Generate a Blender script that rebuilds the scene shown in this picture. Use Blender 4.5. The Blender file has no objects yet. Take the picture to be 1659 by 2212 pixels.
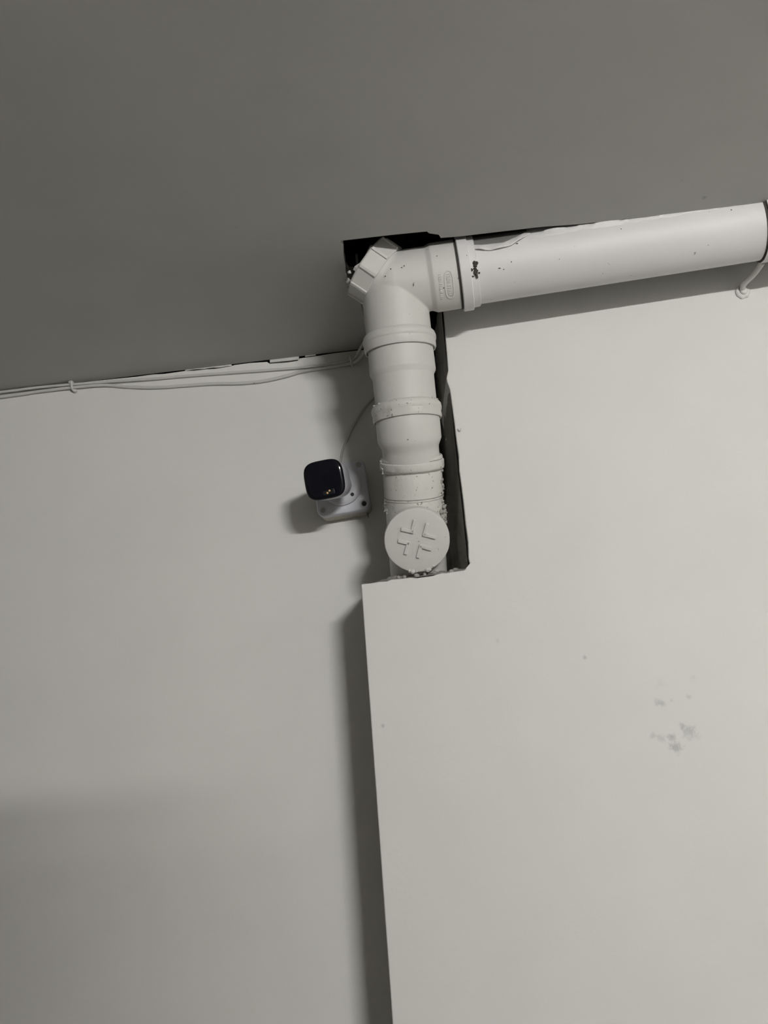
import bpy, bmesh, math, random
from mathutils import Vector, Matrix, noise

random.seed(7)
S = bpy.context.scene
COL = S.collection

# ------------------------------------------------------------------ camera
yaw, pitch, roll = math.radians(4.7), math.radians(17.0), math.radians(4.6)
fw = Vector((-math.sin(yaw)*math.cos(pitch), math.cos(yaw)*math.cos(pitch), math.sin(pitch)))
r0 = Vector((math.cos(yaw), math.sin(yaw), 0)); u0 = r0.cross(fw)
rt = r0*math.cos(roll) - u0*math.sin(roll); up = r0*math.sin(roll) + u0*math.cos(roll)
cd = bpy.data.cameras.new('camera'); cd.sensor_fit = 'VERTICAL'; cd.sensor_height = 24.0
cd.lens = 2110.0/2212.0*24.0; cd.clip_start = 0.02
cam = bpy.data.objects.new('camera', cd); COL.objects.link(cam)
m3 = Matrix((rt, up, -fw)).transposed()
cam.matrix_world = Matrix.Translation((0, -1.8, 1.7)) @ m3.to_4x4()
S.camera = cam

# ------------------------------------------------------------------ world, exposure
w = bpy.data.worlds.new('world'); S.world = w; w.use_nodes = True
w.node_tree.nodes['Background'].inputs[0].default_value = (0.5, 0.5, 0.5, 1)
w.node_tree.nodes['Background'].inputs[1].default_value = 0.0
S.view_settings.view_transform = 'Standard'; S.view_settings.look = 'None'
S.view_settings.gamma = 1.0; S.view_settings.use_curve_mapping = False
S.view_settings.exposure = 0.0
TUBE_POWER = 1060.0           # emission strength of the fluorescent tube
TUBE_POS = (0.97, -3.02, 2.49); TUBE_LEN = 0.52
CEIL = 2.603                # ceiling height
FRONT = -0.19               # front face of the boxed-out wall

# ------------------------------------------------------------------ materials
def nodes(m):
    m.use_nodes = True
    t = m.node_tree
    return t, t.nodes, t.links, t.nodes['Principled BSDF']

def noise_tex(n, l, scale, detail=3, rough=0.5, co=None):
    t = n.new('ShaderNodeTexNoise'); t.inputs['Scale'].default_value = scale
    t.inputs['Detail'].default_value = detail; t.inputs['Roughness'].default_value = rough
    if co: l.new(co, t.inputs['Vector'])
    return t

def ramp(n, l, src, a, b, ca, cb):
    r = n.new('ShaderNodeValToRGB')
    r.color_ramp.elements[0].position = a; r.color_ramp.elements[1].position = b
    r.color_ramp.elements[0].color = ca; r.color_ramp.elements[1].color = cb
    l.new(src, r.inputs[0]); return r

def mixc(n, l, fac, a, b):
    m = n.new('ShaderNodeMix'); m.data_type = 'RGBA'
    if isinstance(fac, float): m.inputs[0].default_value = fac
    else: l.new(fac, m.inputs[0])
    for i, v in ((6, a), (7, b)):
        if isinstance(v, tuple): m.inputs[i].default_value = v
        else: l.new(v, m.inputs[i])
    return m.outputs[2]

def g(v, k=(1, 1, 1)): return (v*k[0], v*k[1], v*k[2], 1)
WARM = (1.0, 0.99, 0.95)

def painted(name, base, rough=0.55, tint=WARM, speck=0.0, bump=0.12, bscale=160, spots=None, var=0.05, bdist=0.002, dirt=0.0):
    """emulsion or enamel paint: faint mottling, brush relief, dark pin specks, stains at given object-space spots"""
    m = bpy.data.materials.new(name); t, n, l, p = nodes(m)
    tc = n.new('ShaderNodeTexCoord'); co = tc.outputs['Object']
    big = noise_tex(n, l, 5, 3, 0.5, co)
    c = ramp(n, l, big.outputs[0], 0.3, 0.7, g(base*(1-var), tint), g(base*(1+var), tint)).outputs[0]
    if speck > 0:
        sp = noise_tex(n, l, 120, 2, 0.55, co)
        msk = ramp(n, l, sp.outputs[0], 0.745-speck*0.06, 0.775-speck*0.06, (0, 0, 0, 1), (1, 1, 1, 1)).outputs[0]
        c = mixc(n, l, msk, c, g(base*0.42, (1, .95, .85)))
    if dirt > 0:
        dn = noise_tex(n, l, 22, 6, 0.7, co)
        msk = ramp(n, l, dn.outputs[0], 0.56, 0.75, (0, 0, 0, 1), (dirt, dirt, dirt, 1)).outputs[0]
        c = mixc(n, l, msk, c, g(base*0.45, (1, .96, .86)))
    if spots:
        wn = noise_tex(n, l, 110, 4, 0.7, co)
        for (x, y, z, rad, amt, col) in spots:
            d = n.new('ShaderNodeVectorMath'); d.operation = 'DISTANCE'
            l.new(co, d.inputs[0]); d.inputs[1].default_value = (x, y, z)
            a = n.new('ShaderNodeMath'); a.operation = 'MULTIPLY_ADD'
            l.new(wn.outputs[0], a.inputs[0]); a.inputs[1].default_value = rad*3.2
            l.new(d.outputs['Value'], a.inputs[2])
            msk = ramp(n, l, a.outputs[0], 0, 1, (amt, amt, amt, 1), (0, 0, 0, 1))
            msk.color_ramp.elements[0].position = min(0.99, rad*1.75); msk.color_ramp.elements[1].position = min(1, rad*2.7)
            c = mixc(n, l, msk.outputs[0], c, g(col*1.15, (0.97, 1, 1.0)))
    l.new(c, p.inputs['Base Color'])
    p.inputs['Roughness'].default_value = rough
    bn = noise_tex(n, l, bscale, 4, 0.6, co)
    bp = n.new('ShaderNodeBump'); bp.inputs['Strength'].default_value = bump; bp.inputs['Distance'].default_value = bdist
    l.new(bn.outputs[0], bp.inputs['Height']); l.new(bp.outputs[0], p.inputs['Normal'])
    return m

def plain(name, col, rough=0.5, metal=0.0, coat=0.0, bump=0.0):
    m = bpy.data.materials.new(name); t, n, l, p = nodes(m)
    tc = n.new('ShaderNodeTexCoord')
    nz = noise_tex(n, l, 60, 3, 0.5, tc.outputs['Object'])
    c = ramp(n, l, nz.outputs[0], 0.3, 0.7, tuple(x*0.94 for x in col)+(1,), tuple(x*1.04 for x in col)+(1,))
    l.new(c.outputs[0], p.inputs['Base Color'])
    p.inputs['Roughness'].default_value = rough; p.inputs['Metallic'].default_value = metal
    p.inputs['Coat Weight'].default_value = coat
    if bump:
        bp = n.new('ShaderNodeBump'); bp.inputs['Strength'].default_value = bump; bp.inputs['Distance'].default_value = 0.001
        l.new(nz.outputs[0], bp.inputs['Height']); l.new(bp.outputs[0], p.inputs['Normal'])
    return m

STAINS = [(.279, FRONT, 1.831, .0075, .5, .30), (.287, FRONT, 1.829, .004, .35, .30), (.300, FRONT, 1.833, .003, .35, .30), (.3266, FRONT, 1.836, .004, .4, .30),
          (.286, FRONT, 1.8607, .008, .15, .38), (.3387, FRONT, 1.866, .006, .2, .36), (.264, FRONT, 1.781, .006, .4, .30), (.275, FRONT, 1.777, .007, .4, .30),
          (.291, FRONT, 1.776, .007, .55, .27), (.295, FRONT, 1.763, .0105, .6, .26), (.310, FRONT, 1.7925, .006, .5, .28), (.3190, FRONT, 1.7825, .0125, .5, .29),
          (.331, FRONT, 1.775, .006, .3, .32), (.174, FRONT, 1.9134, .0022, .5, .25), (.0374, FRONT, 1.9527, .0018, .4, .25), (-.1622, FRONT, 1.8328, .0022, .6, .22)]
M = {}
M['wall_l'] = painted('wall_paint_left_lifted', 0.74, 0.6, bump=0.10, bscale=120, var=0.02)  # same paint as the right wall, lightened to offset weaker lamp light
M['wall_r'] = painted('wall_paint_right', 0.66, 0.6, bump=0.10, bscale=120, var=0.02, spots=STAINS)
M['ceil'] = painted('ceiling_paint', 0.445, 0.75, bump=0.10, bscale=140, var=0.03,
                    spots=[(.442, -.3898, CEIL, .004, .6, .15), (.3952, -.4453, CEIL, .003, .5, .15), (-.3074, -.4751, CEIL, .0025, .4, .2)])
M['pipe'] = painted('pipe_enamel', 0.575, 0.55, tint=(1, .985, .94), speck=0.25, bump=0.10, bscale=220, var=0.03, bdist=0.001)
M['pipe_h'] = painted('pipe_enamel_cool', 0.66, 0.52, tint=(1, .985, .99), speck=0.12, bump=0.06, bscale=150, var=0.03, bdist=0.001)
M['pipe_d'] = painted('pipe_enamel_dirty', 0.60, 0.55, tint=(1, .985, .93), speck=1.3, bump=0.28, bscale=180, var=0.05, bdist=0.0018, dirt=0.75)
M['plaster'] = painted('cracked_plaster', 0.62, 0.7, bump=0.35, bscale=150, var=0.06, speck=0.2, bdist=0.002)
M['concrete'] = painted('raw_concrete', 0.24, 0.95, tint=(1, .97, .88), bump=0.8, bscale=60, var=0.45, speck=0.8, bdist=0.006, dirt=0.6)
M['mortar'] = painted('rough_mortar', 0.34, 0.95, tint=(1, .97, .9), bump=0.9, bscale=110, var=0.3, speck=0.8, bdist=0.004)
M['bare'] = painted('bare_pvc_slot_shade', 0.16, 0.6, bump=0.3, bscale=60, var=0.2)  # unpainted pvc, tone darkened to stand in for slot shade
M['cavity'] = painted('near_black_concrete', 0.035, 0.95, bump=0.6, bscale=40, var=0.3, bdist=0.006)  # near black concrete lining the ceiling slot
M['box'] = plain('cool_white_plastic', (0.60, 0.605, 0.66), 0.38)
M['boxside'] = plain('cream_plastic', (0.50, 0.48, 0.42), 0.45)
M['body'] = plain('camera_shell_white', (0.58, 0.58, 0.62), 0.35)
M['black'] = plain('black_acrylic', (0.006, 0.0065, 0.010), 0.08)
M['black'].node_tree.nodes['Principled BSDF'].inputs['Specular IOR Level'].default_value = 0.22
M['darkwin'] = plain('smoked_window', (0.02, 0.02, 0.022), 0.12)
M['rubber'] = plain('black_rubber', (0.012, 0.012, 0.012), 0.6)
M['metal'] = plain('dull_steel', (0.35, 0.34, 0.32), 0.4, metal=0.8)
M['led'] = plain('phosphor_yellow', (0.75, 0.50, 0.22), 0.3)
M['cable'] = painted('painted_cable', 0.60, 0.5, bump=0.15, bscale=120, var=0.05, speck=0.1)
M['cable_thin'] = painted('bare_cable', 0.50, 0.5, bump=0.1, bscale=120, var=0.05)
M['dark'] = plain('dark_grime', (0.05, 0.047, 0.04), 0.9, bump=0.6)
M['floor'] = painted('floor_cement', 0.46, 0.7, bump=0.2, bscale=40, var=0.1)
M['room'] = painted('room_paint', 0.66, 0.7, bump=0.05, bscale=80, var=0.03)
M['wood'] = painted('blocker_laminate', 0.22, 0.5, tint=(1, .8, .6), bump=0.05, bscale=60, var=0.1)  # surface of the added shadow caster
tm = bpy.data.materials.new('fluorescent_tube'); tm.use_nodes = True
_b = tm.node_tree.nodes['Principled BSDF']; _b.inputs['Base Color'].default_value = (.9, .9, .9, 1)
_b.inputs['Emission Color'].default_value = (1.0, 0.99, 0.965, 1); _b.inputs['Emission Strength'].default_value = TUBE_POWER
M['tube'] = tm

# ------------------------------------------------------------------ builders
def obj(name, bm, mat, parent=None, smooth=35, kind=None, bevel=0.0):
    me = bpy.data.meshes.new(name)
    bmesh.ops.recalc_face_normals(bm, faces=bm.faces)
    bm.to_mesh(me); bm.free()
    me.materials.append(M[mat])
    if smooth:
        me.shade_smooth(); me.set_sharp_from_angle(angle=math.radians(smooth))
    o = bpy.data.objects.new(name, me); COL.objects.link(o)
    if parent:
        o.parent = parent; o.matrix_parent_inverse = parent_world(parent).inverted()
    if kind: o['kind'] = kind
    if bevel:
        b = o.modifiers.new('bevel', 'BEVEL'); b.width = bevel; b.segments = 2; b.limit_method = 'ANGLE'; b.angle_limit = math.radians(40)
    return o

def parent_world(p):
    mw = Matrix.Translation(p.location)
    if p.parent: mw = parent_world(p.parent) @ p.matrix_parent_inverse @ mw
    return mw

def empty(name, loc, label, cat, group=None):
    o = bpy.data.objects.new(name, None); COL.objects.link(o); o.location = loc; o.empty_display_size = 0.05
    return tag(o, label, cat, group)

def tag(o, label, cat, group=None):
    o['label'] = label; o['category'] = cat
    if group: o['group'] = group
    return o

def frame(axis):
    a = Vector(axis).normalized()
    h = Vector((0, 0, 1)) if abs(a.z) < 0.9 else Vector((0, -1, 0))
    x = h.cross(a).normalized(); y = a.cross(x)
    return a, x, y

def lathe(bm, prof, origin, axis, seg=72, rfun=None):
    """revolve (distance along axis, radius) pairs about an axis"""
    a, x, y = frame(axis); o = Vector(origin); rings = []
    for i, (s, r) in enumerate(prof):
        if r < 1e-6: rings.append([bm.verts.new(o + a*s)]); continue
        ring = []
        for k in range(seg):
            t = 2*math.pi*k/seg
            rr = r*(1 + (rfun(s, t) if rfun else 0))
            ring.append(bm.verts.new(o + a*s + (x*math.cos(t) + y*math.sin(t))*rr))
        rings.append(ring)
    for A, B in zip(rings, rings[1:]):
        for k in range(seg):
            j = (k+1) % seg
            if len(A) == 1 and len(B) == 1: continue
            if len(A) == 1: bm.faces.new((A[0], B[k], B[j]))
            elif len(B) == 1: bm.faces.new((A[k], A[j], B[0]))
            else: bm.faces.new((A[k], A[j], B[j], B[k]))
    return bm

def sweep(bm, pts, rads, seg=12, cap=True):
    """tube through points with a radius at each"""
    pts = [Vector(p) for p in pts]; rings = []; px = None
    for i, p in enumerate(pts):
        d = (pts[min(i+1, len(pts)-1)] - pts[max(i-1, 0)]).normalized()
        if px is None: _, px, _ = frame(d)
        px = (px - d*px.dot(d)).normalized(); py = d.cross(px)
        r = rads[i] if isinstance(rads, (list, tuple)) else rads
        rings.append([bm.verts.new(p + (px*math.cos(2*math.pi*k/seg) + py*math.sin(2*math.pi*k/seg))*r) for k in range(seg)])
    for A, B in zip(rings, rings[1:]):
        for k in range(seg):
            bm.faces.new((A[k], A[(k+1) % seg], B[(k+1) % seg], B[k]))
    if cap:
        bm.faces.new(rings[0]); bm.faces.new(rings[-1])
    return bm

def spline(pts, n=8):
    """Catmull-Rom through points"""
    P = [Vector(p) for p in pts]; P = [2*P[0]-P[1]] + P + [2*P[-1]-P[-2]]; out = []
    for i in range(1, len(P)-2):
        for k in range(n):
            t = k/n
            out.append(0.5*((2*P[i]) + (P[i+1]-P[i-1])*t + (2*P[i-1]-5*P[i]+4*P[i+1]-P[i+2])*t*t + (3*P[i]-P[i-1]-3*P[i+1]+P[i+2])*t**3))
    out.append(P[-2]); return out

def box(bm, lo, hi):
    v = [bm.verts.new((x, y, z)) for x in (lo[0], hi[0]) for y in (lo[1], hi[1]) for z in (lo[2], hi[2])]
    for f in ((0,1,3,2), (4,6,7,5), (0,4,5,1), (2,3,7,6), (0,2,6,4), (1,5,7,3)): bm.faces.new([v[i] for i in f])
    return bm

def obox(bm, c, ax, ay, az, hx, hy, hz):
    """oriented box"""
    c = Vector(c); v = [bm.verts.new(c + ax*sx*hx + ay*sy*hy + az*sz*hz) for sx in (-1,1) for sy in (-1,1) for sz in (-1,1)]
    for f in ((0,1,3,2), (4,6,7,5), (0,4,5,1), (2,3,7,6), (0,2,6,4), (1,5,7,3)): bm.faces.new([v[i] for i in f])
    return bm

def prism(bm, front, back):
    """solid between two outlines with the same number of points"""
    A = [bm.verts.new(p) for p in front]; B = [bm.verts.new(p) for p in back]; n = len(A)
    bm.faces.new(A); bm.faces.new(B[::-1])
    for i in range(n): bm.faces.new((A[i], B[i], B[(i+1) % n], A[(i+1) % n]))
    bmesh.ops.triangulate(bm, faces=[f for f in bm.faces if len(f.verts) > 4])
    return bm

def sgrid(bm, fn, nu, nv):
    V = [[bm.verts.new(fn(i/nu, j/nv)) for j in range(nv+1)] for i in range(nu+1)]
    for i in range(nu):
        for j in range(nv): bm.faces.new((V[i][j], V[i+1][j], V[i+1][j+1], V[i][j+1]))
    return bm

def nz(x, y, z, s): return noise.noise(Vector((x, y, z))*s)
def lump(bm, c, r, s=30, amp=0.45, sub=2, flat=(1, 1, 1)):
    """irregular crumb"""
    q = bmesh.ops.create_icosphere(bm, subdivisions=sub, radius=1.0)
    for v in q['verts']:
        k = 1 + amp*noise.noise(v.co*1.7 + Vector(c)*s*7)
        v.co = Vector((v.co.x*flat[0], v.co.y*flat[1], v.co.z*flat[2]))*k*r + Vector(c)

# ------------------------------------------------------------------ the setting
XL, XR, YB = -2.4, 2.6, -3.1
# left wall: plaster skin whose cracked top stops short of the ceiling
crack = [(-2.4,2.603),(-.84,2.6026),(-.734,2.6022),(-.674,2.6012),(-.64,2.6005),(-.605,2.6012),(-.58,2.5995),(-.5358,2.6005),(-.52,2.5985),(-.4918,2.5985),(-.4743,2.597),(-.455,2.5978),(-.4371,2.5995),
         (-.4312,2.6008),(-.4001,2.6012),(-.3633,2.5992),(-.3587,2.5945),(-.3394,2.5932),(-.32,2.5925),(-.2999,2.5935),(-.2948,2.5985),(-.2602,2.5988),(-.2293,2.6008),(-.1872,2.6010),(-.1586,2.6008),(-.085,2.6005)]
f = [(-2.4, 0, 0)] + [(x, 0, z) for x, z in crack] + [(-.085, 0, 0)]
bk = [(x, .012, z) for x, y, z in f]
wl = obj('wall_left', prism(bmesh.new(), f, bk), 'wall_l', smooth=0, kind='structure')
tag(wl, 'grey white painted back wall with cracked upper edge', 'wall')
core = obj('wall_core', box(bmesh.new(), (-2.4, .0122, 0), (-.0852, .1, 2.603)), 'concrete', wl, smooth=0)
# plaster pieces still bridging the crack
def piece(x0, x1, low, parent):
    n = 10; fr = []
    for i in range(n+1):
        x = x0 + (x1-x0)*i/n; fr.append((x, -.0005, low(x) + .0006*nz(x, 0, 0, 90)))
    top = [(x1, -.0005, CEIL-.0002), (x0, -.0005, CEIL-.0002)]
    fr += top
    obj('plaster_piece', prism(bmesh.new(), fr, [(x, .0118, z) for x, y, z in fr]), 'plaster', parent, smooth=0)
def lerp(a, b, t): return a + (b-a)*t
piece(-.536, -.438, lambda x: lerp(2.6015, 2.5992, (x+.536)/.098) + .0008*math.sin(x*180), wl)
piece(-.3575, -.297, lambda x: lerp(2.5968, 2.5955, (x+.3575)/.06), wl)
piece(-.284, -.262, lambda x: 2.6008, wl)

# right wall: boxed out, with a notch hacked round the pipe
led = [(-.1811,2.0707),(-.1652,2.0707),(-.15,2.0716),(-.1375,2.0711),(-.1294,2.0735),(-.1097,2.0731),(-.098,2.0738),(-.0862,2.0716),(-.0586,2.0728),(-.05,2.0748),(-.0426,2.0760),(-.036,2.0752),(-.0270,2.0760),(-.0050,2.0770),(-.0006,2.0813)]
chk = [(.0054,2.0872),(.0042,2.0978),(.0055,2.115),(.0063,2.1260),(.0057,2.1589),(.0059,2.1922),(.0052,2.2259),(.0042,2.2558),(.0059,2.2813),(.0049,2.3118),(.0046,2.3425),(.0036,2.3825),(.0028,2.4077),(-.0007,2.4235),(-.0012,2.432),(.0031,2.4457),(.0041,2.4823),(.0047,2.5147),(.0061,2.5473),(.007,2.603)]
lb = [(x, z + (.044 if i > 1 else .042)) for i, (x, z) in enumerate(led)]
cb = [(x - .018 - .006*nz(x, z, 0, 9), z) for x, z in chk]
def boxed_wall():
    bm = bmesh.new(); BK = -.0002
    def v(x, y, z): return bm.verts.new((x, y, z))
    lf = [v(x, FRONT, z) for x, z in led]; l0 = [v(x, FRONT, 0) for x, z in led]
    cf_ = [v(x, FRONT, z) for x, z in chk]; c1_ = [v(XR, FRONT, z) for x, z in chk]; cr0 = v(XR, FRONT, 0)
    lk = [v(x, BK, z) for x, z in lb]; ck = [v(x, BK, z) for x, z in cb]
    for i in range(len(led)-1): bm.faces.new((l0[i], l0[i+1], lf[i+1], lf[i]))
    for i in range(len(chk)-1): bm.faces.new((cf_[i], c1_[i], c1_[i+1], cf_[i+1]))
    bm.faces.new((l0[-1], cr0, c1_[0], cf_[0], lf[-1]))
    A = lf + cf_; B = lk + ck
    for i in range(len(A)-1): bm.faces.new((A[i], A[i+1], B[i+1], B[i]))
    k0 = v(led[0][0], BK, 0); bm.faces.new((l0[0], lf[0], lk[0], k0))
    return bm
wr = obj('wall_right', boxed_wall(), 'wall_r', smooth=0, kind='structure', bevel=.0018)
tag(wr, 'boxed out white wall with a notch chiselled round the drain', 'wall')

# raw sides and back of the notch
def void(z):
    t = min(1, max(0, (z-2.235)/.10)); return -.014 + .18*t*t*(3-2*t)
def niche_back(u, v):
    x = lerp(-.092, .012, u); z = lerp(2.06, 2.602, v)
    return (x, void(z) - .008*nz(x, 0, z, 35) - .006*nz(x, 3, z, 90) - .02*max(0, u-.7), z)
nb = obj('wall_niche', sgrid(bmesh.new(), niche_back, 16, 90), 'concrete', wr)
def niche_cheek(u, v):
    z = lerp(2.072, 2.602, v); y = lerp(-.183, void(z)+.004, u)
    e = .0022 - .028*u
    k = min(1, u*4)
    return (e - k*(.004*(1+nz(y, 5, z, 28)) + .003*nz(y, 9, z, 80)), y, z)
obj('niche_cheek', sgrid(bmesh.new(), niche_cheek, 24, 90), 'concrete', wr)
def ledge_m(u, v):
    x = lerp(-.176, .002, u); y = lerp(-.1875, -.004, v)
    edge = min(1, v*7)
    inr = min(1, max(0, (x+.165)/.03))
    return (x, y, 2.0712 + .0055*u + .030*v + edge*inr*(.005 + .007*nz(x, y, 1, 45) + .005*nz(x, y, 2, 110) + .006*v))
obj('ledge_mortar', sgrid(bmesh.new(), ledge_m, 60, 40), 'mortar', wr)
for i in range(16):
    x = random.uniform(-.125, -.005); bm = bmesh.new()
    lump(bm, (x, random.uniform(-.18, -.15), 2.078 + .02*(x+.13)), random.uniform(.003, .0065), sub=1)
    obj('mortar_crumb', bm, 'mortar', wr, smooth=60)

# ceiling with the slot cut for the pipe
slot = [(-.05,.0),(-.06,-.10),(-.085,-.17),(-.105,-.215),(-.135,-.236),(-.156,-.244),(-.1583,-.2575),(-.160,-.265),(-.1566,-.2813),(-.1575,-.295),(-.1543,-.3197),(-.1535,-.335),(-.1520,-.3592),(-.1495,-.375),(-.1480,-.3872),(-.1523,-.3915),(-.1498,-.3989),(-.1167,-.3982),(-.0630,-.3970),(-.0081,-.3942),(-.0047,-.3879),(.0110,-.3802),
        (.0135,-.3699),(.0428,-.3674),(.0891,-.3666),(.1352,-.3658),(.1811,-.3650),(.2423,-.3590),(.3408,-.3560),(.4309,-.3560),(.55,-.3560),(XR,-.3560)]
cf = [(XL, 0, CEIL), (XL, YB, CEIL), (XR, YB, CEIL)] + [(x, y, CEIL) for x, y in reversed(slot)]
ce = obj('ceiling', prism(bmesh.new(), cf, [(x, y, CEIL+.045) for x, y, z in cf]), 'ceil', smooth=0, kind='structure')
tag(ce, 'flat grey painted ceiling with a dark slot cut for the pipe', 'ceiling')
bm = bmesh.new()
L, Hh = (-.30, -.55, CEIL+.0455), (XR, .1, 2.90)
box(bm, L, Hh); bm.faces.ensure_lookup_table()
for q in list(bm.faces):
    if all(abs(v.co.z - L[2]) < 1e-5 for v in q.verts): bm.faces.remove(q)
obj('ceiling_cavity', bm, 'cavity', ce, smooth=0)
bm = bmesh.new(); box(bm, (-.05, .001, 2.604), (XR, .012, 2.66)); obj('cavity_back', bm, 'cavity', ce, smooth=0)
for i, (x, y, r) in enumerate([(-.156,-.272,.0045),(-.152,-.262,.006),(-.148,-.258,.0035),(-.158,-.248,.004),(-.150,-.30,.003)]):
    bm = bmesh.new(); lump(bm, (x, y, CEIL-.001), r, sub=2, amp=.7); obj('plaster_crumb', bm, 'plaster', ce, smooth=60)

# rest of the room (lit by, and bouncing, the tube's light)
o = obj('floor', box(bmesh.new(), (XL, YB, -.1), (XR, .1, 0)), 'floor', smooth=0, kind='structure')
o = obj('wall_back', box(bmesh.new(), (XL, YB-.1, 0), (XR, YB, CEIL)), 'room', smooth=0, kind='structure')
o = obj('wall_side_left', box(bmesh.new(), (XL-.1, YB-.1, 0), (XL, .1, CEIL)), 'room', smooth=0, kind='structure')
o = obj('wall_side_right', box(bmesh.new(), (XR, YB-.1, 0), (XR+.1, .1, CEIL)), 'room', smooth=0, kind='structure')

# tube light on the wall behind the photographer
tx, ty, tz = TUBE_POS
tl = empty('tube_light', (tx, YB, tz), 'white batten tube light on the wall behind the viewer', 'lamp')
bm = bmesh.new(); box(bm, (tx-.32, YB+.001, tz-.025), (tx+.32, YB+.045, tz+.025)); obj('batten', bm, 'box', tl, smooth=0, bevel=.004)
bm = bmesh.new(); lathe(bm, [(0, 0), (0, .013), (TUBE_LEN, .013), (TUBE_LEN, 0)], (tx-TUBE_LEN/2, ty, tz), (1, 0, 0), 20); obj('fluorescent_tube', bm, 'tube', tl)
for sx in (-1, 1):
    bm = bmesh.new(); box(bm, (tx+sx*.308-.007, YB+.045, tz-.018), (tx+sx*.308+.007, ty+.018, tz+.018)); obj('lamp_holder', bm, 'box', tl, smooth=0, bevel=.003)

# ------------------------------------------------------------------ drain pipe
dp = empty('drain_pipe', (-.087, -.137, 2.084), 'off white painted plastic drain pipe run turning along the ceiling', 'pipe')
T = Vector((-.0755, -.288, 2.580)); P2 = Vector((-.0750, -.242, 2.3502)); uu = (P2-T).normalized()
P3 = Vector((-.0763, -.198, 2.2725)); ww = Vector((-.05, .46, -.89)).normalized()
HA = Vector((0, -.30, 2.571)); hh = Vector((1, 0, .039)).normalized()     # horizontal axis
def hx(x): return HA + hh*(x/hh.x)
BP = Vector((-.060, -.297, 2.556)); pa = Vector((-.76, -.2, .62)).normalized()

# access bend: three barrels fused
bm = bmesh.new()
lathe(bm, [(0, 0), (0, .0565), (.112, .0568), (.112, 0)], Vector((-.0755, -.2985, 2.572)), T + uu*.112 - Vector((-.0755, -.2985, 2.572)), 64)
lathe(bm, [(0, 0), (0, .0555), (.058, .0550), (.066, .0588), (.125, .0585), (.125, 0)], hx(-.072), hh, 64)
lathe(bm, [(0, 0), (0, .052), (.056, .0525), (.056, 0)], BP, pa, 64)
bmesh.ops.create_uvsphere(bm, u_segments=48, v_segments=24, radius=.0558, matrix=Matrix.Translation(hx(-.072)))
bend = obj('access_bend', bm, 'pipe', dp)
rm = bend.modifiers.new('fuse', 'REMESH'); rm.mode = 'VOXEL'; rm.voxel_size = .0014; rm.use_smooth_shade = True
sm = bend.modifiers.new('soften', 'SMOOTH'); sm.factor = .5; sm.iterations = 3

def wob(k): return lambda s, t: .006*nz(math.cos(t)*k, math.sin(t)*k, s*60, 1.0) + .004*nz(math.cos(t)*4, math.sin(t)*4, s*150+k, 1.6)
bm = bmesh.new()
lathe(bm, [(.093,.0555),(.0945,.0590),(.098,.0622),(.104,.0640),(.109,.0636),(.1105,.0624),(.1225,.0624),(.1250,.0612),(.1253,.0592),(.117,.0590),(.117,.0545)], T, uu, 96, wob(2))
obj('socket_ring', bm, 'pipe', bend)
bm = bmesh.new()                                             # right-hand lip, two steps
lathe(bm, [(0,.0575),(-.001,.0625),(.0005,.0645),(.0160,.0645),(.0172,.0632),(.0172,.0605),(.028,.0600),(.029,.0585),(.029,.055)], hx(.0395), hh, 96, wob(5))
obj('socket_ring', bm, 'pipe_h', bend)
bm = bmesh.new(); lathe(bm, [(0,.0588),(0,.0600),(.0035,.0600),(.0035,.0588)], hx(.0352), hh, 72, wob(9)); obj('rubber_seal', bm, 'dark', bend)

# raised maker's panel: oval border with worn letters, a second worn line beside it
def on_h(x, ang, r):      # point on the horizontal barrel: ang 0 faces the room, positive upwards
    c = hx(x); return c + Vector((0, -math.cos(ang), math.sin(ang)))*r
bm = bmesh.new(); op = []
for k in range(41):
    t = 2*math.pi*k/40
    xx = .0195 + .0070*math.copysign(abs(math.cos(t))**.8, math.cos(t)); aa = -.80 + .40*math.copysign(abs(math.sin(t))**.6, math.sin(t))
    op.append(on_h(xx, aa, .0586))
sweep(bm, op, .0013, 6, cap=False); obj('embossed_oval', bm, 'pipe', bend)
def strokes(name, x0, a0, a1, n, w_):
    for k in range(n):
        a = lerp(a0, a1, (k+.5)/n); d = (a1-a0)/n*.32
        bm = bmesh.new()
        form = k % 4
        if form == 0: pth = [(0, -d), (w_, -d), (w_, d), (0, d)]
        elif form == 1: pth = [(w_, -d), (0, -d), (0, d), (w_, d)]
        elif form == 2: pth = [(0, -d), (w_, 0), (0, d)]
        else: pth = [(0, 0), (w_, 0), (w_, d)]
        sweep(bm, [on_h(x0+x, a+q, .0588) for x, q in pth], .0011, 5); obj(name, bm, 'pipe', bend)
strokes('embossed_letter', .0165, -.46, -1.14, 7, .0060)
strokes('embossed_letter', .0030, -.44, -1.18, 9, .0042)

# access plug on the heel of the bend
plug = bmesh.new()
lathe(plug, [(.042,.049),(.042,.0560),(.0435,.0575),(.0745,.0580),(.0775,.0560),(.0780,.050),(.0735,.048),(.0735,0)], BP, pa, 10)
plug = obj('access_plug', plug, 'pipe', dp, smooth=0, bevel=.0012)
a_, x_, y_ = frame(pa)
for k in range(10):
    t = 2*math.pi*k/10
    rd = x_*math.cos(t) + y_*math.sin(t); tg = a_.cross(rd)
    bm = bmesh.new(); obox(bm, BP + pa*.0590 + rd*.0572, a_, rd, tg, .0160, .0024, .0030)
    obj('grip_rib', bm, 'pipe', plug, smooth=0, bevel=.001)
for k in range(2):
    t = .6 + math.pi/2*k
    rd = x_*math.cos(t) + y_*math.sin(t); tg = a_.cross(rd)
    bm = bmesh.new(); obox(bm, BP + pa*.080, rd, tg, a_, .036, .004, .0065); obj('key_bar', bm, 'pipe', plug, smooth=0, bevel=.001)

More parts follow.
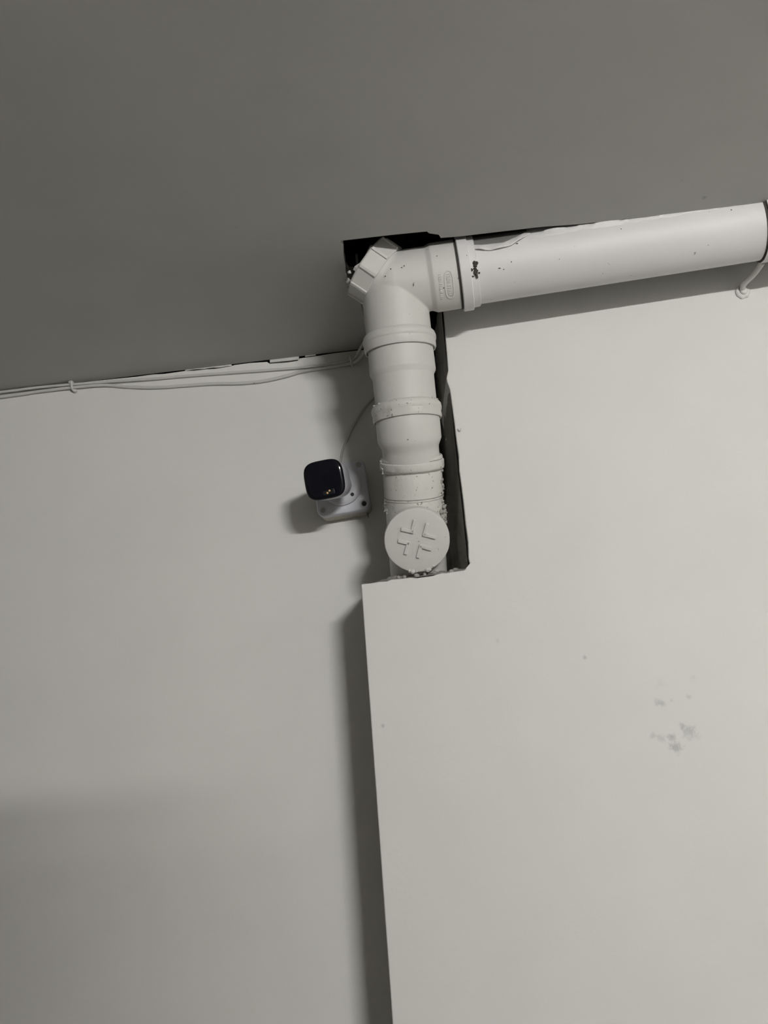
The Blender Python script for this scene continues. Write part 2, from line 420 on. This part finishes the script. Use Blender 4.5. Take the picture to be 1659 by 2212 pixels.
# straight coupling
bm = bmesh.new()
lathe(bm, [(.105,.054),(.105,.0564),(.161,.0574),(.1635,.0571),(.1700,.0536),(.1725,.0532),(.250,.0530),(.250,.050)], T, uu, 96)
obj('straight_coupling', bm, 'pipe', dp)

# offset bend with crusted upper lip
S2 = .2320
pts, rads = [], []
C1 = P2 + uu*.050
Pe = P3 + ww*.012
for k in range(25):
    t = k/24; p = (P2*(1-t)**2 + C1*2*t*(1-t) + Pe*t*t)
    pts.append(p)
    rads.append(.0552 if t < .46 else (.0552 - .0060*min(1, (t-.46)/.13)))
bm = bmesh.new(); sweep(bm, pts, rads, 96, cap=False); ob = obj('offset_bend', bm, 'pipe', dp)
bm = bmesh.new()
lathe(bm, [(S2-.014,.0535),(S2-.0125,.0570),(S2-.009,.0598),(S2-.003,.0610),(S2+.001,.0604),(S2+.0025,.0594),(S2+.013,.0594),(S2+.0155,.0584),(S2+.0158,.0568),(S2+.008,.0567),(S2+.008,.0535)], T, uu, 110,
      lambda s, t: .010*nz(math.cos(t)*3, math.sin(t)*3, s*60, 1.6) + .008*nz(math.cos(t)*9, math.sin(t)*9, s*220, 1.3))
obj('socket_ring', bm, 'pipe_d', ob)

# inspection tee leaning back into the wall
bm = bmesh.new()
lathe(bm, [(.006,.050),(.010,.0517),(.0545,.0515),(.0555,.0505),(.0565,.0522),(.0585,.0522),(.060,.0508),(.230,.0500),(.230,.045)], P3, ww, 96, wob(7))
tee = obj('inspection_tee', bm, 'pipe_d', dp)
bm = bmesh.new()
lathe(bm, [(-.0145,.0485),(-.0150,.0520),(-.0135,.0535),(-.0095,.0540),(-.0085,.0530),(-.0075,.0545),(-.006,.0562),(.004,.0562),(.0065,.0552),(.0085,.0535),(.0115,.0512)], P3, ww, 110,
      lambda s, t: .010*nz(math.cos(t)*4, math.sin(t)*4, s*90, 1.5) + .006*nz(math.cos(t)*11, math.sin(t)*11, s*240, 1.3))
obj('socket_ring', bm, 'pipe_d', tee)
for s_, r_ in ((-.0088, .0534), (.0072, .0552), (.0560, .0514)):
    bm = bmesh.new(); lathe(bm, [(s_-.0007, r_-.001), (s_-.0006, r_+.0006), (s_+.0006, r_+.0006), (s_+.0007, r_-.001)], P3, ww, 96, wob(s_*400)); obj('joint_line', bm, 'mortar', tee)
bb = ww.cross(Vector((1, 0, 0))).normalized()
if bb.y > 0: bb = -bb
bb = (bb + Vector((.045, 0, 0))).normalized()
A0 = P3 + ww*.1200
bm = bmesh.new(); lathe(bm, [(0,.048),(.058,.0490),(.058,.046)], A0, bb, 72); obj('branch_barrel', bm, 'pipe_d', tee)
# cap with four raised L grips
CAPL = .072
def chip(s, t): return .008*nz(math.cos(t)*3, math.sin(t)*3, s*40, 1.4) + .006*nz(math.cos(t)*12, math.sin(t)*12, 2, 1.1)
bm = bmesh.new()
lathe(bm, [(CAPL-.022,.046),(CAPL-.022,.0535),(CAPL-.021,.0552),(CAPL-.003,.0556),(CAPL-.0008,.0548),(CAPL,.0520),(CAPL,.030),(CAPL,0)], A0, bb, 110, chip)
cap = obj('inspection_cap', bm, 'pipe', dp)
fc = A0 + bb*CAPL
fx = Vector((1, 0, 0)); fx = (fx - bb*fx.dot(bb)).normalized(); fy = fx.cross(bb) * -1
if fy.z < 0: fy = -fy
def on_cap(px, py, h=0.0):        # px, py measured in the photograph from the cap centre, world-aligned
    c, s = math.cos(-.105), math.sin(-.105); k = 1/1297.0
    x, y = px*k, -py*k
    return fc + fx*(x*c - y*s) + fy*(x*s + y*c) + bb*h
# L grips: outer ends and elbow, in pixels about the centre
Ls = [[(896-901,1124-1167), (891-901,1147-1167), (869-901,1142-1167)],
      [(923-901,1132-1167), (917-901,1154-1167), (939-901,1160-1167)],
      [(862-901,1168-1167), (882-901,1173-1167), (876-901,1195-1167)],
      [(930-901,1186-1167), (909-901,1180-1167), (903-901,1203-1167)]]
for q in Ls:
    bm = bmesh.new()
    for a, b in ((0, 1), (1, 2)):
        A, B = on_cap(*q[a]), on_cap(*q[b]); d = (B-A); ln = d.length; d.normalize(); sd = bb.cross(d)
        obox(bm, (A+B)/2 + bb*.0008, d, sd, bb, ln/2+.0026, .0031, .0030)
    obj('grip_rib', bm, 'pipe', cap, smooth=0, bevel=.0011)
fcu = bpy.data.curves.new('size_mark', 'FONT'); fcu.body = '110'; fcu.size = .0085; fcu.extrude = .0004; fcu.align_x = 'CENTER'
tmp = bpy.data.objects.new('tmp', fcu); COL.objects.link(tmp)
dg = bpy.context.evaluated_depsgraph_get(); tmesh = bpy.data.meshes.new_from_object(tmp.evaluated_get(dg)); bpy.data.objects.remove(tmp)
rx = (fy*-1); ry = fx
mt = Matrix((rx, ry, rx.cross(ry))).transposed().to_4x4(); mt.translation = on_cap(-43, -22, .0003)
tmesh.transform(mt); tmesh.materials.clear(); tmesh.materials.append(M['pipe'])
to = bpy.data.objects.new('size_mark', tmesh); COL.objects.link(to); to.parent = cap; to.matrix_parent_inverse = parent_world(cap).inverted()

# horizontal pipe, the next length after the joint
bm = bmesh.new(); lathe(bm, [(0,.050),(0,.0560),(.493,.0563),(.493,.050)], hx(.052), hh, 96); hp = obj('horizontal_pipe', bm, 'pipe_h', dp)
bm = bmesh.new(); lathe(bm, [(0,.055),(0,.0592),(.002,.0600),(.09,.0600),(.11,.0570),(1.6,.0570),(1.6,.05)], hx(.5475), hh, 96); obj('horizontal_pipe', bm, 'pipe_h', dp)
bm = bmesh.new(); lathe(bm, [(0,.0555),(0,.0576),(.0040,.0576),(.0040,.0555)], hx(.5425), hh, 72, wob(4)); obj('rubber_seal', bm, 'dark', hp)
# torn paint skin curling along the top edge, and plaster pressed between pipe and ceiling
def interp(tab, x):
    for (x0, y0), (x1, y1) in zip(tab, tab[1:]):
        if x <= x1: return y0 + (y1-y0)*max(0, (x-x0)/(x1-x0))
    return tab[-1][1]
LOWE = [(.058,.28),(.0609,.23),(.0696,.12),(.0937,.01),(.1100,.02),(.1288,.06),(.1387,.16),(.1529,.31),(.162,.42)]
UPE = [(.058,.40),(.0646,.34),(.0891,.27),(.1168,.24),(.1388,.40),(.1545,.56),(.162,.62)]
def flap(u, v):
    x = lerp(.058, .162, u)
    a = lerp(interp(LOWE, x), interp(UPE, x), v) + .02*nz(x, 3, 0, 80)
    lift = .0010 + (.0045*(1-v)**2 + .0015*math.sin(v*3.1))*(.7+.6*nz(x, 1, 0, 60))*min(1, u*6)*min(1, (1-u)*5)
    return on_h(x, a, .0562 + lift)
bm = bmesh.new(); sgrid(bm, flap, 60, 6); fo = obj('paint_flap', bm, 'pipe_h', hp, smooth=80)
so = fo.modifiers.new('thick', 'SOLIDIFY'); so.thickness = .0012
def seam(u, v):
    x = lerp(.160, .560, u)
    a0 = .22 + .10*nz(x, 2, 0, 22) + .06*nz(x, 4, 0, 70); a = lerp(a0, .80, v)
    r = .0562 + .0060*math.sin(min(1, v*1.15)*math.pi)*(.45+.8*max(0, nz(x, 6, v, 30)+.3)) * min(1, u*9)
    p = on_h(x, a, r)
    if p.z > CEIL + .001: p.z = CEIL + .001
    return p
bm = bmesh.new(); sgrid(bm, seam, 140, 8); obj('plaster_seam', bm, 'pipe_h', hp, smooth=70)
def grey_top(u, v):
    x = lerp(.066, .158, u); return on_h(x, lerp(interp(UPE, x)-.06, 1.35, v), .0567)
bm = bmesh.new(); sgrid(bm, grey_top, 30, 8); obj('bare_shaded_top', bm, 'bare', hp, smooth=70)  # bare strip with the shade of the slot painted in
# mortar splash beside the lip and small chips
bm = bmesh.new()
for k in range(26):
    t = random.gauss(0, 1)
    lump(bm, on_h(.0648 + random.gauss(0, .0028) - .001*t, -.45 + t*.11 + random.gauss(0, .02), .0598), random.uniform(.0016, .0040), sub=1, amp=.9)
obj('mortar_splash', bm, 'dark', hp, smooth=60)
for (x, a, ln, rad) in [(.1382, .12, .004, .0012), (.1257, -.42, .002, .0012), (.105, -.55, .004, .001), (.112, -.6, .002, .001), (.26, .3, .004, .001), (.31, .05, .002, .001), (.49, .1, .002, .0014), (.36, .55, .002, .0016)]:
    bm = bmesh.new(); lump(bm, on_h(x, a, .0560), rad, sub=1, flat=(ln/rad*.6, 1, 1)); obj('paint_chip', bm, 'dark', hp, smooth=60)
for (x, a, v) in [(-.0396, -.61, 1), (-.052, -.02, 0), (-.056, -.06, 0), (-.0745, -.05, 0), (-.085, -.25, 0), (.004, .1, 0), (.01, -.85, 0)]:
    bm = bmesh.new(); lump(bm, on_h(x, a, .0552 if x < 0 else .0584), .0011, sub=1, flat=((.7, 1, 3.4) if v else (1.3, 1, 1))); obj('paint_chip', bm, 'dark', bend, smooth=60)
# crust of old mortar on the lower fittings
def crust(parent, base, axis, s_rng, ang_rng, r, n, size, mat):
    a, x, y = frame(axis)
    bm = bmesh.new()
    for k in range(n):
        s = random.uniform(*s_rng); t = random.uniform(*ang_rng)
        lump(bm, base + axis*s + (x*math.cos(t) + y*math.sin(t))*r, random.uniform(*size), sub=1, amp=.9)
    o = obj('mortar_crust', bm, mat, parent, smooth=60); o['kind'] = 'stuff'; return o
def ang_of(axis, vec):
    a, x, y = frame(axis); v = Vector(vec); return math.atan2(v.dot(y), v.dot(x))
aL = ang_of(ww, (-1, -.35, 0)); aR = ang_of(ww, (1, -.25, 0))
crust(tee, P3, ww, (.058, .082), (aL-.16, aL+.16), .0505, 26, (.0015, .0036), 'pipe')
crust(tee, P3, ww, (-.012, .010), (aL-.22, aL+.12), .0550, 26, (.001, .0026), 'pipe')
crust(tee, P3, ww, (-.01, .11), (aR-.18, aR+.2), .0510, 40, (.0015, .0042), 'mortar')
crust(tee, P3, ww, (.075, .105), (aR-.1, aR+.3), .0530, 40, (.002, .0048), 'mortar')
aL2 = ang_of(uu, (-1, -.45, 0)); aR2 = ang_of(uu, (1, -.5, 0))
crust(ob, T, uu, (S2-.012, S2+.002), (aL2-.35, aL2+.2), .0570, 20, (.001, .0028), 'pipe')
crust(ob, T, uu, (S2-.014, S2), (aR2-.3, aR2+.25), .0562, 22, (.0012, .0034), 'pipe_d')
# drips hanging from the cap's lower rim
bm = bmesh.new()
for (x, y, r) in [(-16, 69, .004), (-10, 71, .005), (-2, 70, .003), (22, 67, .0045), (27, 66, .004), (36, 58, .003)]:
    lump(bm, on_cap(x, y, -.002), r, sub=2, amp=.5)
obj('paint_drip', bm, 'pipe', cap, smooth=60)

# clamp holding the horizontal pipe
cl = empty('pipe_clamp', (.536, FRONT, 2.533), 'small painted pipe clamp with a screwed foot under the horizontal pipe', 'clamp')
bm = bmesh.new()
def strap(a0, a1, rr):
    bm = bmesh.new(); V = []
    for k in range(31):
        an = lerp(a0, a1, k/30)
        V.append([bm.verts.new(on_h(x, an, r)) for x, r in ((.5468, .0598), (.590, .0598), (.590, rr), (.5468, rr))])
    for A, B in zip(V, V[1:]):
        for k in range(4): bm.faces.new((A[k], A[(k+1) % 4], B[(k+1) % 4], B[k]))
    bm.faces.new(V[0]); bm.faces.new(V[-1]); return bm
obj('strap', strap(1.25, -.40, .0618), 'pipe_h', cl)
bm = strap(-.44, -2.7, .0608)
obj('strap', bm, 'pipe_h', cl)
bm = bmesh.new(); sweep(bm, spline([(.552, -.268, 2.541), (.546, -.240, 2.538), (.535, -.210, 2.536), (.536, -.193, 2.533)], 6), [.005]*18 + [.0065], 12); obj('leg', bm, 'plaster', cl)
bm = bmesh.new(); lathe(bm, [(0, .0125), (.0025, .0125), (.0045, .0105), (.0045, 0)], (.536, FRONT-.0002, 2.530), (0, -1, 0), 40, lambda s, t: .12*nz(math.cos(t)*2, math.sin(t)*2, 0, 1)); obj('foot', bm, 'plaster', cl)
bm = bmesh.new(); lathe(bm, [(.004, .0065), (.0065, .0065), (.0085, .0048), (.0090, 0)], (.537, FRONT-.0002, 2.530), (0, -1, 0), 32); obj('screw', bm, 'plaster', cl)

# ------------------------------------------------------------------ junction box and camera
BC = Vector((-.2225, 0, 2.2955)); th = math.radians(3.6)
bx = Vector((math.cos(th), 0, math.sin(th))); bz = Vector((-math.sin(th), 0, math.cos(th))); by = Vector((0, -1, 0))
def bpnt(x, z, d): return BC + bx*x + bz*z + by*d
def rrect(h, r, n=8):
    out = []
    for cx_, cz_, a0 in ((1, 1, 0), (-1, 1, 90), (-1, -1, 180), (1, -1, 270)):
        for k in range(n+1):
            t = math.radians(a0 + 90*k/n); out.append((cx_*(h-r) + r*math.cos(t), cz_*(h-r) + r*math.sin(t)))
    return out
def loft(bm, secs):
    rings = [[bm.verts.new(p) for p in s] for s in secs]; n = len(rings[0])
    for A, B in zip(rings, rings[1:]):
        for k in range(n): bm.faces.new((A[k], A[(k+1) % n], B[(k+1) % n], B[k]))
    bm.faces.new(rings[0]); bm.faces.new(rings[-1]); return bm
jb = empty('junction_box', BC, 'square cream and white plastic junction box screwed to the left wall', 'box')
def sec(h, r, d): return [bpnt(x, z, d) for x, z in rrect(h, r)]
bm = loft(bmesh.new(), [sec(.0495, .014, .0003), sec(.0500, .014, .030)]); obj('base', bm, 'boxside', jb)
bm = loft(bmesh.new(), [sec(.0505, .014, .0302), sec(.0512, .014, .033), sec(.0512, .014, .043), sec(.0500, .013, .0452), sec(.0485, .012, .0460)]); lid = obj('lid', bm, 'box', jb)
for sx, sz, mm in ((1, 1, 'metal'), (1, -1, 'rubber'), (-1, -1, 'metal'), (-1, 1, 'metal')):
    c = bpnt(sx*.0395, sz*.0395, .0462)
    bm = bmesh.new(); lathe(bm, [(0, .0088), (.0006, .0085), (.0006, .0062), (-.001, .0050), (-.001, 0)], c, by, 32); obj('screw_boss', bm, 'box', lid)
    bm = bmesh.new(); lathe(bm, [(-.0008, .0048), (.0010, .0045), (.0016, .003), (.0016, 0)], c, by, 24); obj('screw', bm, mm, lid)
bm = bmesh.new(); lathe(bm, [(0, .0016), (.012, .0014), (.012, 0)], bpnt(.041, -.0505, .02), Vector((.2, -.5, -1)), 10); obj('screw_tip', bm, 'metal', jb)

sc = empty('security_camera', bpnt(0, 0, .0462), 'white security camera with a glossy black rounded square face', 'camera')
DC = bpnt(.001, .0015, .0462)
bm = bmesh.new(); lathe(bm, [(0, .0375), (.0005, .0385), (.0045, .0385), (.0065, .0365), (.0085, .030), (.0095, .022), (.0095, 0)], DC, by, 64); obj('mount_base', bm, 'body', sc)
for an in (-48, 72, 192):
    t = math.radians(an); c = DC + bx*.0285*math.cos(t) + bz*.0285*math.sin(t) + by*.0072
    bm = bmesh.new(); lathe(bm, [(-.001, .0043), (.0012, .0040), (.0018, .003), (.0018, 0)], c, by, 24); obj('screw_plug', bm, 'rubber', sc)
HC = Vector((-.2370, -.165, 2.2734))                     # centre of the black face
hd = Vector((-.15, -1, -.24)).normalized()               # where it looks
hr_ = Vector((1, 0, .04)); hr_ = (hr_ - hd*hr_.dot(hd)).normalized(); hu = hd.cross(hr_)
if hu.z < 0: hu = -hu
ct, st = math.cos(math.radians(2)), math.sin(math.radians(2))
hr_, hu = hr_*ct + hu*st, hu*ct - hr_*st
def hsec(a, b, d, nn=3.6, N=72):
    out = []
    for k in range(N):
        t = 2*math.pi*k/N; c, s = math.cos(t), math.sin(t)
        out.append(HC + hd*d + hr_*(a*math.copysign(abs(c)**(2/nn), c)) + hu*(b*math.copysign(abs(s)**(2/nn), s)))
    return out
bm = loft(bmesh.new(), [hsec(.0362, .0345, -.0045), hsec(.0368, .0352, -.003), hsec(.0368, .0352, -.001), hsec(.0360, .0344, .0012), hsec(.034, .0325, .0028), hsec(.028, .027, .0040), hsec(.016, .015, .0046), hsec(.004, .004, .0048)])
face = obj('face_panel', bm, 'black', sc, smooth=40)
bm = loft(bmesh.new(), [hsec(.0360, .0345, -.0046), hsec(.0366, .0350, -.007), hsec(.0360, .0342, -.022), hsec(.0345, .0325, -.052, 3.2), hsec(.028, .027, -.066, 2.6), hsec(.015, .015, -.074, 2.2)]); obj('shell', bm, 'body', sc, smooth=50)
def hp_(x, z, d): return HC + hr_*x + hu*z + hd*d
bm = bmesh.new(); obox(bm, hp_(.006, -.0235, .0031), hr_, hu, hd, .011, .0045, .0012); obj('led_window', bm, 'darkwin', face, smooth=0, bevel=.0006)
for x, z in ((.0033, -.0252), (.0078, -.0218)):
    bm = bmesh.new(); lathe(bm, [(0, .0018), (.0005, .0016), (.0009, .0007), (.0009, 0)], hp_(x, z, .0042), hd, 20); obj('led', bm, 'led', face)
bm = bmesh.new(); lathe(bm, [(0, .0125), (.0004, .0123), (.0004, .0108), (.0001, .010), (.0001, 0)], hp_(-.001, .006, .0044), hd, 40); obj('lens', bm, 'black', face)
ball = HC - hd*.070
bm = bmesh.new(); sweep(bm, [DC + by*.006, DC + by*.016, lerp(DC + by*.024, ball, .5), ball], [.0195, .0175, .0165, .0165], 40); obj('swivel_neck', bm, 'body', sc, smooth=60)
bm = bmesh.new(); lathe(bm, [(0, .019), (.001, .0215), (.008, .0215), (.010, .0195)], DC + by*.008 + Vector((0, 0, 0)), by + Vector((-.1, 0, -.1)), 48); obj('locking_ring', bm, 'body', sc)

# ------------------------------------------------------------------ cables
def cable(name, pts, r, mat, label, cat='cable', group=None):
    bm = bmesh.new(); sweep(bm, spline(pts, 8), r, 10); return tag(obj(name, bm, mat, smooth=60), label, cat, group)
c1 = [(-2.38,-.006,2.598),(-1.3,-.006,2.598),(-.9328,-.008,2.5978),(-.8523,-.008,2.5985),(-.7741,-.0075,2.5965),(-.6825,-.006,2.5925),(-.6036,-.005,2.5887),(-.5349,-.004,2.5868),(-.4377,-.004,2.5822),(-.3653,-.004,2.5785),(-.2933,-.004,2.5756),(-.2265,-.005,2.5744),(-.1833,-.012,2.5780),(-.1690,-.03,2.586),(-.150,-.06,2.594),(-.12,-.09,2.598)]
cable('network_cable', c1, .0028, 'cable', 'upper of the two painted white cables clipped along the ceiling edge')
c2 = [(-2.38,-.005,2.588),(-1.3,-.005,2.588),(-.9323,-.005,2.5885),(-.8518,-.005,2.5905),(-.7739,-.006,2.5900),(-.7072,-.005,2.5875),(-.6528,-.004,2.5770),(-.5939,-.004,2.5687),(-.5353,-.004,2.5655),(-.4770,-.004,2.5624),(-.4192,-.004,2.5563),(-.3711,-.004,2.5554),(-.3228,-.004,2.5607),(-.2938,-.004,2.5664),(-.2460,-.004,2.5686),(-.2078,-.006,2.5694),(-.1800,-.014,2.570),(-.162,-.030,2.576),(-.145,-.06,2.582),(-.10,-.09,2.586)]
cable('network_cable', c2, .0032, 'cable', 'lower painted cable sagging below the other along the left wall top')
c3 = [(-.2262,-.020,2.344),(-.2251,-.006,2.3607),(-.2199,-.004,2.3845),(-.2089,-.004,2.4097),(-.1900,-.004,2.4421),(-.1694,-.004,2.4705),(-.1512,-.004,2.4884),(-.125,-.004,2.512),(-.10,-.004,2.55),(-.09,-.02,2.59)]
cable('camera_cable', c3, .0022, 'cable_thin', 'thin cable rising from the junction box to behind the drain pipe')
# cable going up beside the bend into the slot
c4 = [(-.125,-.10,2.598),(-.142,-.18,2.590),(-.1385,-.255,2.545),(-.1405,-.262,2.578),(-.143,-.262,2.63)]
cable('slot_cable', [(-.13,-.20,2.50),(-.1345,-.232,2.535),(-.1385,-.242,2.565),(-.140,-.247,2.60),(-.139,-.262,2.66)], .0024, 'cable_thin', 'dark thin cable running up beside the bend into the ceiling slot')
bm = bmesh.new(); sweep(bm, spline([(-.7745,-.0015,2.601),(-.7742,-.0118,2.6005),(-.7738,-.0125,2.593),(-.7735,-.0095,2.5858),(-.7728,-.0015,2.584)], 5), .0028, 8)
lump(bm, (-.7775,-.010,2.6005), .0042, sub=2); lump(bm, (-.770,-.005,2.583), .0042, sub=2, flat=(1.3, 1, .8))
tag(obj('cable_clip', bm, 'cable', smooth=60), 'lumpy painted cable clip holding both cables on the left', 'clip')
bm = bmesh.new(); sweep(bm, spline([(-.1905,-.003,2.584),(-.1900,-.015,2.582),(-.1888,-.019,2.574),(-.1885,-.013,2.567),(-.188,-.003,2.566)], 5), .0026, 8)
tag(obj('cable_tie', bm, 'cable', smooth=60), 'painted tie bundling the cables beside the drain pipe', 'tie')
# bent staple stub on the right wall beside the notch
bm = bmesh.new(); sweep(bm, spline([(.0085,FRONT+.001,2.333),(.0105,FRONT-.003,2.328),(.0135,FRONT-.0035,2.327),(.0155,FRONT-.001,2.332)], 5), .0008, 6)
tag(obj('wire_staple', bm, 'cable', smooth=60), 'tiny painted wire staple beside the notch edge', 'staple')

# ------------------------------------------------------------------ unseen cupboard added behind the viewer to cast the lower left shadow
wd = empty('shade_blocker', (-.3, -2.35, 0), 'tall brown cupboard shape added behind the viewer to block light', 'shade_blocker')
bm = bmesh.new(); box(bm, (-1.09, -2.6, .05), (.39, -2.1, 2.272)); obj('body', bm, 'wood', wd, smooth=0, bevel=.004)
bm = bmesh.new(); box(bm, (-1.07, -2.58, 0), (.39, -2.12, .05)); obj('plinth', bm, 'wood', wd, smooth=0)
for k in range(3):
    x0 = -1.09 + k*.5
    bm = bmesh.new(); box(bm, (x0+.003, -2.1, .08), (x0+.497, -2.082, 2.235)); d = obj('door', bm, 'wood', wd, smooth=0, bevel=.003)
    bm = bmesh.new(); sweep(bm, [(x0+.45, -2.083, .98), (x0+.45, -2.06, .99), (x0+.45, -2.06, 1.11), (x0+.45, -2.083, 1.12)], .006, 10); obj('handle', bm, 'metal', d)
